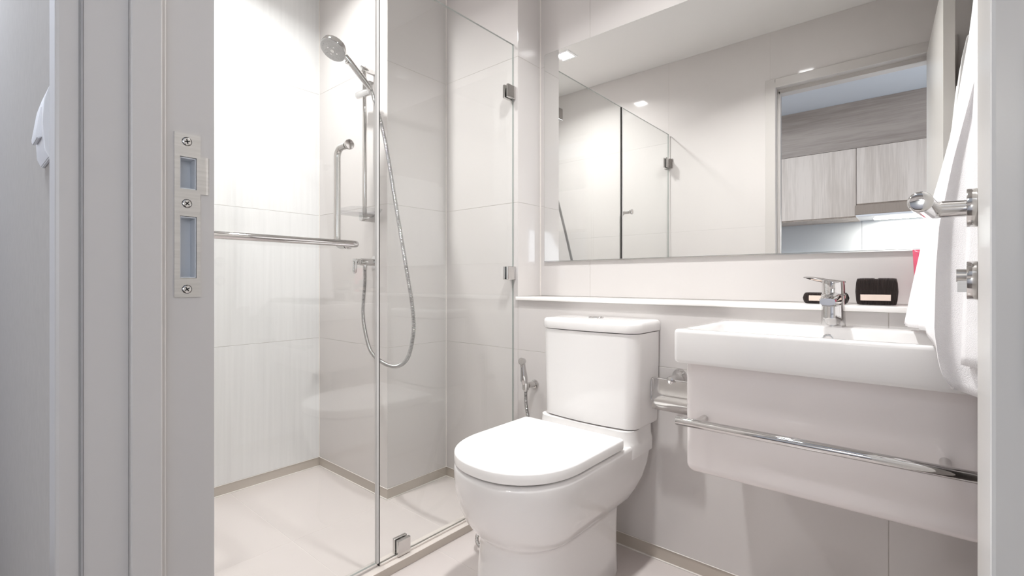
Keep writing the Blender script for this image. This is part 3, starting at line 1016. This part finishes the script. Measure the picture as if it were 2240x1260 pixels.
prof = [(1.4655, 0.6205), (1.4650, 0.605), (1.4640, 0.588), (1.4600, 0.575), (1.4545, 0.566), (1.4500, 0.556), (1.4490, 0.544), (1.4515, 0.532), (1.456, 0.522)]
prof = [(p.y, p.z) for p in catmull([(0, y, z) for y, z in prof], 5)]
x0, x1 = -0.656, -0.530
fr = [[bm.verts.new((x, y, z)) for y, z in prof] for x in (x0, x1)]
bk = [[bm.verts.new((x, y + 0.0012, z)) for y, z in prof] for x in (x0, x1)]
n = len(prof)
for k in range(n - 1):
    bm.faces.new((fr[0][k], fr[1][k], fr[1][k + 1], fr[0][k + 1]))
    bm.faces.new((bk[0][k], bk[0][k + 1], bk[1][k + 1], bk[1][k]))
    for e in (0, 1):
        bm.faces.new((fr[e][k], fr[e][k + 1], bk[e][k + 1], bk[e][k]))
for k in (0, n - 1):
    bm.faces.new((fr[0][k], bk[0][k], bk[1][k], fr[1][k]))
finish(bm, 'cover_plate', M['satin'], tp, smooth=50)

# ---------------------------------------------------------------- vanity with washbasin
VX0, VX1, VY0 = -0.4285, 0.0855, 1.128
va = thing('vanity_cabinet', 'glossy white wall-hung vanity with rounded corners under the basin', 'cabinet', (-0.17, YB, 0.48))
bm = BM()
vs = box(bm, VX0, VX1, VY0, YB - 0.0015, 0.480, 0.7385, 0.0, 1)
es = [e for e in bm.edges if not (all(abs(v.co.y - (YB - 0.0015)) < 1e-4 for v in e.verts) or all(v.co.z > 0.73 for v in e.verts))]
bmesh.ops.bevel(bm, geom=es, offset=0.020, segments=6, affect='EDGES', profile=0.5)
finish(bm, 'body', M['gloss_white'], va, smooth=50)
bm = BM()
cyl(bm, (-0.4255, 1.072, 0.6135), (0.0845, 1.072, 0.6135), 0.0098, 28, 0.0006)
rail = finish(bm, 'towel_rail', M['chrome'], va, smooth=40)
for x in (-0.382, 0.030):
    bm = BM()
    cyl(bm, (x, 1.074, 0.6135), (x, VY0 + 0.0005, 0.6135), 0.0085, 20)
    finish(bm, 'rail_post', M['satin'], rail, smooth=40)

wb = thing('washbasin', 'white rectangular ceramic washbasin on the vanity', 'washbasin', (-0.172, YB, 0.739))
BX0, BX1, BY0, BY1, BZ0, BZ1 = -0.449, 0.105, 1.108, YB - 0.0015, 0.739, 0.8165
cx, cyy = (BX0 + BX1) / 2, (BY0 + BY1) / 2
hx, hy = (BX1 - BX0) / 2, (BY1 - BY0) / 2
ix0, ix1, iy0, iy1 = BX0 + 0.024, BX1 - 0.024, BY0 + 0.024, 1.405
icx, icy, ihx, ihy = (ix0 + ix1) / 2, (iy0 + iy1) / 2, (ix1 - ix0) / 2, (iy1 - iy0) / 2
bm = BM()
loft(bm, [rrect(cx, cyy, hx - 0.012, hy - 0.006, 0.012, BZ0 + 0.001), rrect(cx, cyy, hx - 0.004, hy - 0.002, 0.014, BZ0), rrect(cx, cyy, hx - 0.001, hy - 0.0005, 0.014, BZ0 + 0.0025),
          rrect(cx, cyy, hx, hy, 0.014, BZ0 + 0.008), rrect(cx, cyy, hx, hy, 0.014, BZ1 - 0.008), rrect(cx, cyy, hx - 0.001, hy - 0.0008, 0.014, BZ1 - 0.0035),
          rrect(cx, cyy, hx - 0.0035, hy - 0.003, 0.013, BZ1 - 0.0009), rrect(cx, cyy, hx - 0.007, hy - 0.006, 0.012, BZ1),
          rrect(icx, icy, ihx, ihy, 0.022, BZ1), rrect(icx, icy, ihx - 0.003, ihy - 0.003, 0.022, BZ1 - 0.001), rrect(icx, icy, ihx - 0.006, ihy - 0.005, 0.022, BZ1 - 0.006),
          rrect(icx, icy, ihx - 0.020, ihy - 0.010, 0.030, BZ1 - 0.045), rrect(icx, icy, ihx - 0.032, ihy - 0.022, 0.04, BZ1 - 0.066), rrect(icx, icy, ihx - 0.06, ihy - 0.05, 0.05, BZ1 - 0.0715),
          rrect(icx, icy, 0.03, 0.02, 0.015, BZ1 - 0.074)])
finish(bm, 'basin', M['ceramic'], wb, smooth=50)
bm = BM()
ox, oz = -0.176, BZ1 - 0.030
oy = iy1 - 0.0075
revolve(bm, (ox, oy + 0.002, oz), (0, -1, 0.12), [(0, 0.0135), (0.003, 0.0135), (0.004, 0.012), (0.004, 0.0095), (0.002, 0.009), (0.002, 0.0005)], 28)
finish(bm, 'overflow_ring', M['chrome'], wb, smooth=30)
bm = BM()
revolve(bm, (-0.172, icy, BZ1 - 0.075), (0, 0, 1), [(0, 0.030), (0.004, 0.030), (0.006, 0.026), (0.006, 0.01)], 28)
finish(bm, 'drain_plug', M['chrome'], wb, smooth=30)

# mixer tap
TPX, TPY, TZ = -0.172, 1.452, BZ1
tap = thing('basin_tap', 'chrome single-lever mixer tap on the washbasin', 'tap', (TPX, TPY, TZ))
bm = BM()
revolve(bm, (TPX, TPY, TZ), (0, 0, 1), [(0, 0.0262), (0.003, 0.0268), (0.030, 0.0255), (0.056, 0.0248), (0.066, 0.0252), (0.075, 0.0264), (0.079, 0.0264), (0.081, 0.0240)], 36)
tb = finish(bm, 'tap_body', M['chrome'], tap, smooth=35)
# short spout reaching over the bowl
bm = BM()
secs = []
for y, zc_, w_, h_ in ((TPY - 0.005, TZ + 0.067, 0.021, 0.020), (TPY - 0.03, TZ + 0.068, 0.021, 0.017), (TPY - 0.06, TZ + 0.067, 0.020, 0.014), (TPY - 0.085, TZ + 0.065, 0.0185, 0.0115), (TPY - 0.098, TZ + 0.064, 0.016, 0.008)):
    secs.append([(TPX + w_ * math.copysign(abs(cos(a)) ** 0.7, cos(a)), y, zc_ + h_ * math.copysign(abs(sin(a)) ** 0.7, sin(a))) for a in [2 * pi * k / 28 for k in range(28)]])
loft(bm, secs)
finish(bm, 'spout', M['chrome'], tap, smooth=50)
bm = BM()
revolve(bm, (TPX, TPY - 0.083, TZ + 0.0565), (0, -0.1, -1), [(0, 0.0135), (0.004, 0.0135), (0.004, 0.010), (0.002, 0.009)], 24)
finish(bm, 'aerator', M['seal'], tap, smooth=40)
bm = BM()
revolve(bm, (TPX, TPY, TZ + 0.0812), (0, 0, 1), [(0, 0.0240), (0.001, 0.0248), (0.029, 0.0244), (0.032, 0.023), (0.033, 0.012)], 36)
cap = finish(bm, 'lever_cap', M['chrome'], tap, smooth=35)
bm = BM()
secs = []
for t in range(9):
    u = t / 8
    y = TPY + 0.012 - u * 0.118
    zc_ = TZ + 0.1105 + u * 0.009 + 0.003 * u * u
    w_ = 0.0235 * (1 - 0.42 * u)
    h_ = 0.0052 * (1 - 0.66 * u)
    secs.append([(TPX + w_ * math.copysign(abs(cos(a)) ** 0.5, cos(a)), y, zc_ + h_ * math.copysign(abs(sin(a)) ** 0.6, sin(a))) for a in [2 * pi * k / 24 for k in range(24)]])
loft(bm, secs)
bmesh.ops.rotate(bm, verts=bm.verts[:], cent=(TPX, TPY, 0), matrix=Matrix.Rotation(-0.36, 3, 'Z'))
finish(bm, 'lever', M['chrome'], cap, smooth=50)

# ---------------------------------------------------------------- ledge, mirror and the things on the ledge
bm = BM()
box(bm, XRC - 0.004, XR - 0.001, YB - 0.013, YM - 0.001, 0.8512, 0.8658, 0.0025, 3)
tag(finish(bm, 'ledge_shelf', M['shelf'], smooth=40), 'long white stone ledge running below the mirror', 'shelf')

mi_ = thing('wall_mirror', 'wide frameless wall mirror above the ledge', 'mirror', (-0.54, YM, 1.016))
bm = BM()
box(bm, -1.2565, XR - 0.006, YM - 0.0065, YM - 0.0012, 1.016, 1.9195, 0.0012, 1)
for f in bm.faces:
    f.material_index = 0 if f.normal.y < -0.9 and f.calc_area() > 0.5 else 1
finish(bm, 'mirror_glass', [M['mirror'], M['glass_edge']], mi_)
bm = BM()
box(bm, -1.257, XR - 0.006, YM - 0.0085, YM - 0.0008, 1.0125, 1.0158)
finish(bm, 'bottom_channel', M['satin'], mi_)


def pleated(name, x0, x1, z0, z1, yc, dep, label, group, lab, bulge, notch=False):
    """a box wrapped in pleated black paper: ribbed front, bowed ends"""
    t = thing(name, label, 'box', ((x0 + x1) / 2, yc, z0), group)
    bm = BM()
    nu, nv = 60, 10
    cxm, hw = (x0 + x1) / 2, (x1 - x0) / 2
    rings = []
    for k in range(nu + 1):
        u = -1 + 2 * k / nu
        rib = 0.0016 * (k % 2)
        ends = (1 - abs(u) ** 10)
        ring = []
        m = 28
        for j in range(m):
            a = 2 * pi * j / m
            sy = math.copysign(abs(cos(a)) ** 0.45, cos(a))
            sz = math.copysign(abs(sin(a)) ** 0.30, sin(a))
            sh = 0.90 + 0.10 * ends
            zc_ = (z0 + z1) / 2
            hz = (z1 - z0) / 2
            bow = bulge * (1 - sz * sz)
            x = cxm + u * (hw - bulge + bow)
            y = yc + sy * (dep / 2 - rib) * sh
            z = zc_ + sz * (hz - rib * 0.6 - (0.0016 if notch and abs(u) < 0.1 and sz > 0 else 0)) * (1 - 0.03 * abs(u) ** 8)
            ring.append(bm.verts.new((x, y, z)))
        rings.append(ring)
    rings_to_faces(bm, rings)
    finish(bm, 'pleated_wrap', M['pleat'], t)
    bm = BM()
    box(bm, lab[0], lab[1], yc - dep / 2 - 0.0012, yc - dep / 2 + 0.0004, lab[2], lab[3], 0.0003, 1)
    finish(bm, 'label_strip', M['cream'], t)
    return t


LZ0 = 0.8662
pleated('toiletry_box', -0.1378, -0.0482, LZ0, 0.9385, 1.602, 0.042, 'tall ribbed black box with a blank cream label, right of the tap', None,
        (-0.1265, -0.0622, 0.8785, 0.8945), 0.004, True)
pleated('soap_box', -0.2610, -0.1545, LZ0, 0.8985, 1.604, 0.042, 'low ribbed black box with a blank cream label, behind the tap', None,
        (-0.2455, -0.1800, 0.8745, 0.8895), 0.007)

# pink pouch standing on the ledge
po = thing('plastic_pouch', 'glossy pink plastic pouch on the ledge, half hidden by the towel', 'pouch', (0.03, 1.625, LZ0))
bm = BM()
nu, nv = 20, 26
grid = {}
for s_ in (0, 1):
    for i in range(nu + 1):
        for j in range(nv + 1):
            u, v = i / nu, j / nv
            x = -0.0135 - 0.0065 * v + u * (0.066 + 0.009 * v)
            z = LZ0 + 0.1455 * v
            puff = 0.021 * (1 - v) ** 0.45 * (1 - (2 * u - 1) ** 6) + 0.0012
            wr = 0.0040 * sin(9 * u + 5 * v) * sin(13 * v - 4 * u + 1) * (1 - (2 * u - 1) ** 8) * min(1, 1.8 * (1 - v))
            y = 1.628 + (-1 if s_ == 0 else 1) * (puff + wr)
            grid[s_, i, j] = bm.verts.new((x, y, z))
for s_ in (0, 1):
    for i in range(nu):
        for j in range(nv):
            bm.faces.new((grid[s_, i, j], grid[s_, i + 1, j], grid[s_, i + 1, j + 1], grid[s_, i, j + 1]))
for i in range(nu):
    for j in (0, nv):
        bm.faces.new((grid[0, i, j], grid[0, i + 1, j], grid[1, i + 1, j], grid[1, i, j]))
for j in range(nv):
    for i in (0, nu):
        bm.faces.new((grid[0, i, j], grid[0, i, j + 1], grid[1, i, j + 1], grid[1, i, j]))
finish(bm, 'film_bag', M['pink'], po, smooth=60)
bm = BM()
for i in range(8):
    x0, x1 = -0.0065 + i * 0.0066, -0.0065 + (i + 1) * 0.0066
    def fy(x):
        u = (x + 0.0153) / 0.0680
        return 1.628 - 0.0165 * (1 - (2 * u - 1) ** 6) - 0.0070
    v = [bm.verts.new(p) for p in ((x0, fy(x0), 0.880), (x1, fy(x1), 0.880), (x1, fy(x1) , 0.912), (x0, fy(x0), 0.912))]
    bm.faces.new(v)
bmesh.ops.remove_doubles(bm, verts=bm.verts[:], dist=1e-5)
r = bmesh.ops.extrude_face_region(bm, geom=bm.faces[:])
bmesh.ops.translate(bm, verts=[g for g in r['geom'] if isinstance(g, bmesh.types.BMVert)], vec=(0, 0.0015, 0))
finish(bm, 'printed_band', M['ink'], po)

# ---------------------------------------------------------------- towel rail on the right wall and the towel
tr = thing('wall_towel_bar', 'steel towel bar on the right wall holding the white towel', 'towel bar', (0.12, 1.25, 1.62))
bm = BM()
cyl(bm, (0.115, 0.99, 1.63), (0.115, 1.50, 1.63), 0.008, 20, 0.001)
finish(bm, 'bar', M['satin'], tr, smooth=40)
for y in (1.00, 1.49):
    bm = BM()
    cyl(bm, (0.115, y, 1.63), (XR - 0.0005, y, 1.63), 0.007, 16)
    cyl(bm, (XR - 0.008, y, 1.63), (XR - 0.0005, y, 1.63), 0.022, 24, 0.001)
    finish(bm, 'bar_bracket', M['satin'], tr, smooth=40)


def interp(tab, x):
    if x <= tab[0][0]:
        return tab[0][1]
    for (a, va_), (b, vb_) in zip(tab[:-1], tab[1:]):
        if x <= b:
            t = (x - a) / (b - a)
            return va_ + (vb_ - va_) * t
    return tab[-1][1]


# distance of the near edge (Y=1.43) and of the front edge (Y=1.045) from the wall, by height
XBACK = [(0.80, -0.030), (0.826, -0.0265), (0.90, -0.014), (1.00, 0.004), (1.06, 0.014), (1.15, 0.036), (1.246, 0.056), (1.42, 0.078), (1.59, 0.092), (1.66, 0.104)]
XFRONT = [(0.74, 0.036), (0.80, 0.022), (0.85, 0.0165), (0.95, 0.018), (1.02, 0.022), (1.12, 0.038), (1.24, 0.062), (1.42, 0.085), (1.60, 0.100), (1.66, 0.106)]


def towel_point(u, v):
    """u: 0 wall end of the front edge, 0.22 front corner, 1 back edge; v: 0 hem .. 1 over the bar"""
    w_ = max(0.0, (u - 0.22) / 0.78)
    y = 1.036 + 0.399 * w_
    # hem: hangs free in front of the basin, lies on its deck behind the front edge
    if y < 1.115:
        t = max(0.0, (y - 1.036) / 0.079)
        zb = 0.758 + 0.084 * t ** 0.6 - 0.018 * (1 - min(1, u / 0.22))
    else:
        zb = 0.842 - 0.012 * min(1, (y - 1.115) / 0.3)
    z = zb + (1.640 - zb) * v
    k = w_ * w_ * (3 - 2 * w_)
    x = interp(XFRONT, z) * (1 - k) + interp(XBACK, z) * k
    amp = (1 - v) ** 0.6
    x += amp * (0.010 * sin(w_ * 15 + 0.6) * sin(pi * w_) + 0.005 * sin(w_ * 29 + v * 3) * min(1, w_ * 6))
    if u < 0.22:
        t = 1 - u / 0.22
        x += (0.128 - x) * t * 0.98 * (1 - v ** 6)
        y += 0.010 * sin(t * 9 + v * 2) * amp - 0.006 * (1 - (2 * t - 1) ** 2)
    return Vector((x, y, z))


bm = BM()
nu, nv = 76, 70
g = [[bm.verts.new(towel_point(i / nu, j / nv)) for j in range(nv + 1)] for i in range(nu + 1)]
# over the bar and down behind
back = []
for i in range(nu + 1):
    col = []
    y = 1.036 + 0.399 * max(0.0, (i / nu - 0.22) / 0.78)
    for k in range(1, 6):
        a = pi * k / 6
        xt = g[i][nv].co.x
        col.append(bm.verts.new((0.115 - (0.115 - xt) * cos(a), y, 1.640 + 0.012 * sin(a))))
    for k in range(1, 24):
        t = k / 23
        x = 0.126 + 0.030 * min(1, t * 4) + 0.003 * sin(i * 0.4 + t * 5)
        col.append(bm.verts.new((min(x, 0.158), y, 1.640 - t * 0.62)))
    back.append(col)
for i in range(nu):
    cA, cB = g[i] + back[i], g[i + 1] + back[i + 1]
    for j in range(len(cA) - 1):
        bm.faces.new((cA[j], cB[j], cB[j + 1], cA[j + 1]))
to_ = finish(bm, 'bath_towel', M['towel'], smooth=80)
tag(to_, 'white terry towel hanging in front of the washbasin beside the door', 'towel')
md = to_.modifiers.new('thickness', 'SOLIDIFY')
md.thickness = 0.008
md.offset = 0
tx = bpy.data.textures.new('terry', 'CLOUDS')
tx.noise_scale = 0.006
# the doubled front fold with its stitched hem
bm = BM()
nu, nv = 14, 50
g = []
for i in range(nu + 1):
    u = i / nu
    colv = []
    for j in range(nv + 1):
        v = j / nv
        z = 0.792 + 0.008 * (1 - u) - 0.03 * max(0, u - .75) + v * 0.83
        xl = interp([(0.78, 0.0475), (0.85, 0.049), (1.0, 0.0545), (1.10, 0.058), (1.25, 0.064), (1.45, 0.080), (1.66, 0.098)], z)
        x = xl + u * (0.125 - xl)
        y = 1.012 - 0.052 * u - 0.010 * sin(u * pi) - 0.003 * (0.03 < v < 0.05)
        colv.append(bm.verts.new((x, y + 0.012, z)))
    g.append(colv)
for i in range(nu):
    for j in range(nv):
        bm.faces.new((g[i][j], g[i + 1][j], g[i + 1][j + 1], g[i][j + 1]))
fo = finish(bm, 'front_fold', M['towel'], to_, smooth=80)
md = fo.modifiers.new('thickness', 'SOLIDIFY')
md.thickness = 0.008
md.offset = 0

# ---------------------------------------------------------------- kitchen furniture reflected in the mirror
def cabinet(x0, x1, z0, z1, label, group=None):
    t = thing('wall_cabinet', label, 'cabinet', ((x0 + x1) / 2, KY - 0.18, z0), group)
    bm = BM()
    box(bm, x0 + 0.0005, x1 - 0.0005, KY - 0.3595, KY - 0.019, z0, z1)
    finish(bm, 'carcass', M['oak'], t)
    bm = BM()
    box(bm, x0 + 0.002, x1 - 0.002, KY - 0.0185, KY, z0 + 0.012, z1 - 0.002, 0.0008, 1)
    finish(bm, 'door', M['oak'], t)


CT, CB = 2.032, 1.457
cabinet(HX0 + 0.001, -0.4175, CB, CT, 'pale oak kitchen wall cabinet seen in the mirror, left of the hood', 'kitchen wall cabinets')
cabinet(-0.4175, HX1 - 0.001, 1.556, CT, 'pale oak kitchen cabinet above the extractor hood, seen in the mirror', 'kitchen wall cabinets')
bm = BM()
box(bm, HX0 + 0.001, HX1 - 0.001, KY - 0.359, KY + 0.001, CT + 0.001, HC - 0.001)
tag(finish(bm, 'bulkhead_panel', M['grey_oak']), 'grey wood panel above the kitchen cabinets, seen in the mirror', 'panel')
hd_ = thing('extractor_hood', 'slim bronze extractor hood with lit underside, seen in the mirror', 'extractor hood', (-0.11, KY - 0.17, 1.46))
bm = BM()
box(bm, -0.425, 0.195, KY - 0.359, KY + 0.006, 1.478, 1.5555, 0.001, 1)
finish(bm, 'hood_body', M['hood'], hd_)
bm = BM()
box(bm, -0.420, 0.190, KY - 0.355, KY + 0.004, 1.462, 1.4775, 0.002, 1)
finish(bm, 'underside', M['white_plastic'], hd_)
bm = BM()
box(bm, -0.30, 0.10, KY - 0.20, KY - 0.10, 1.4595, 1.462)
finish(bm, 'lamp_strip', M['hood_lamp'], hd_)
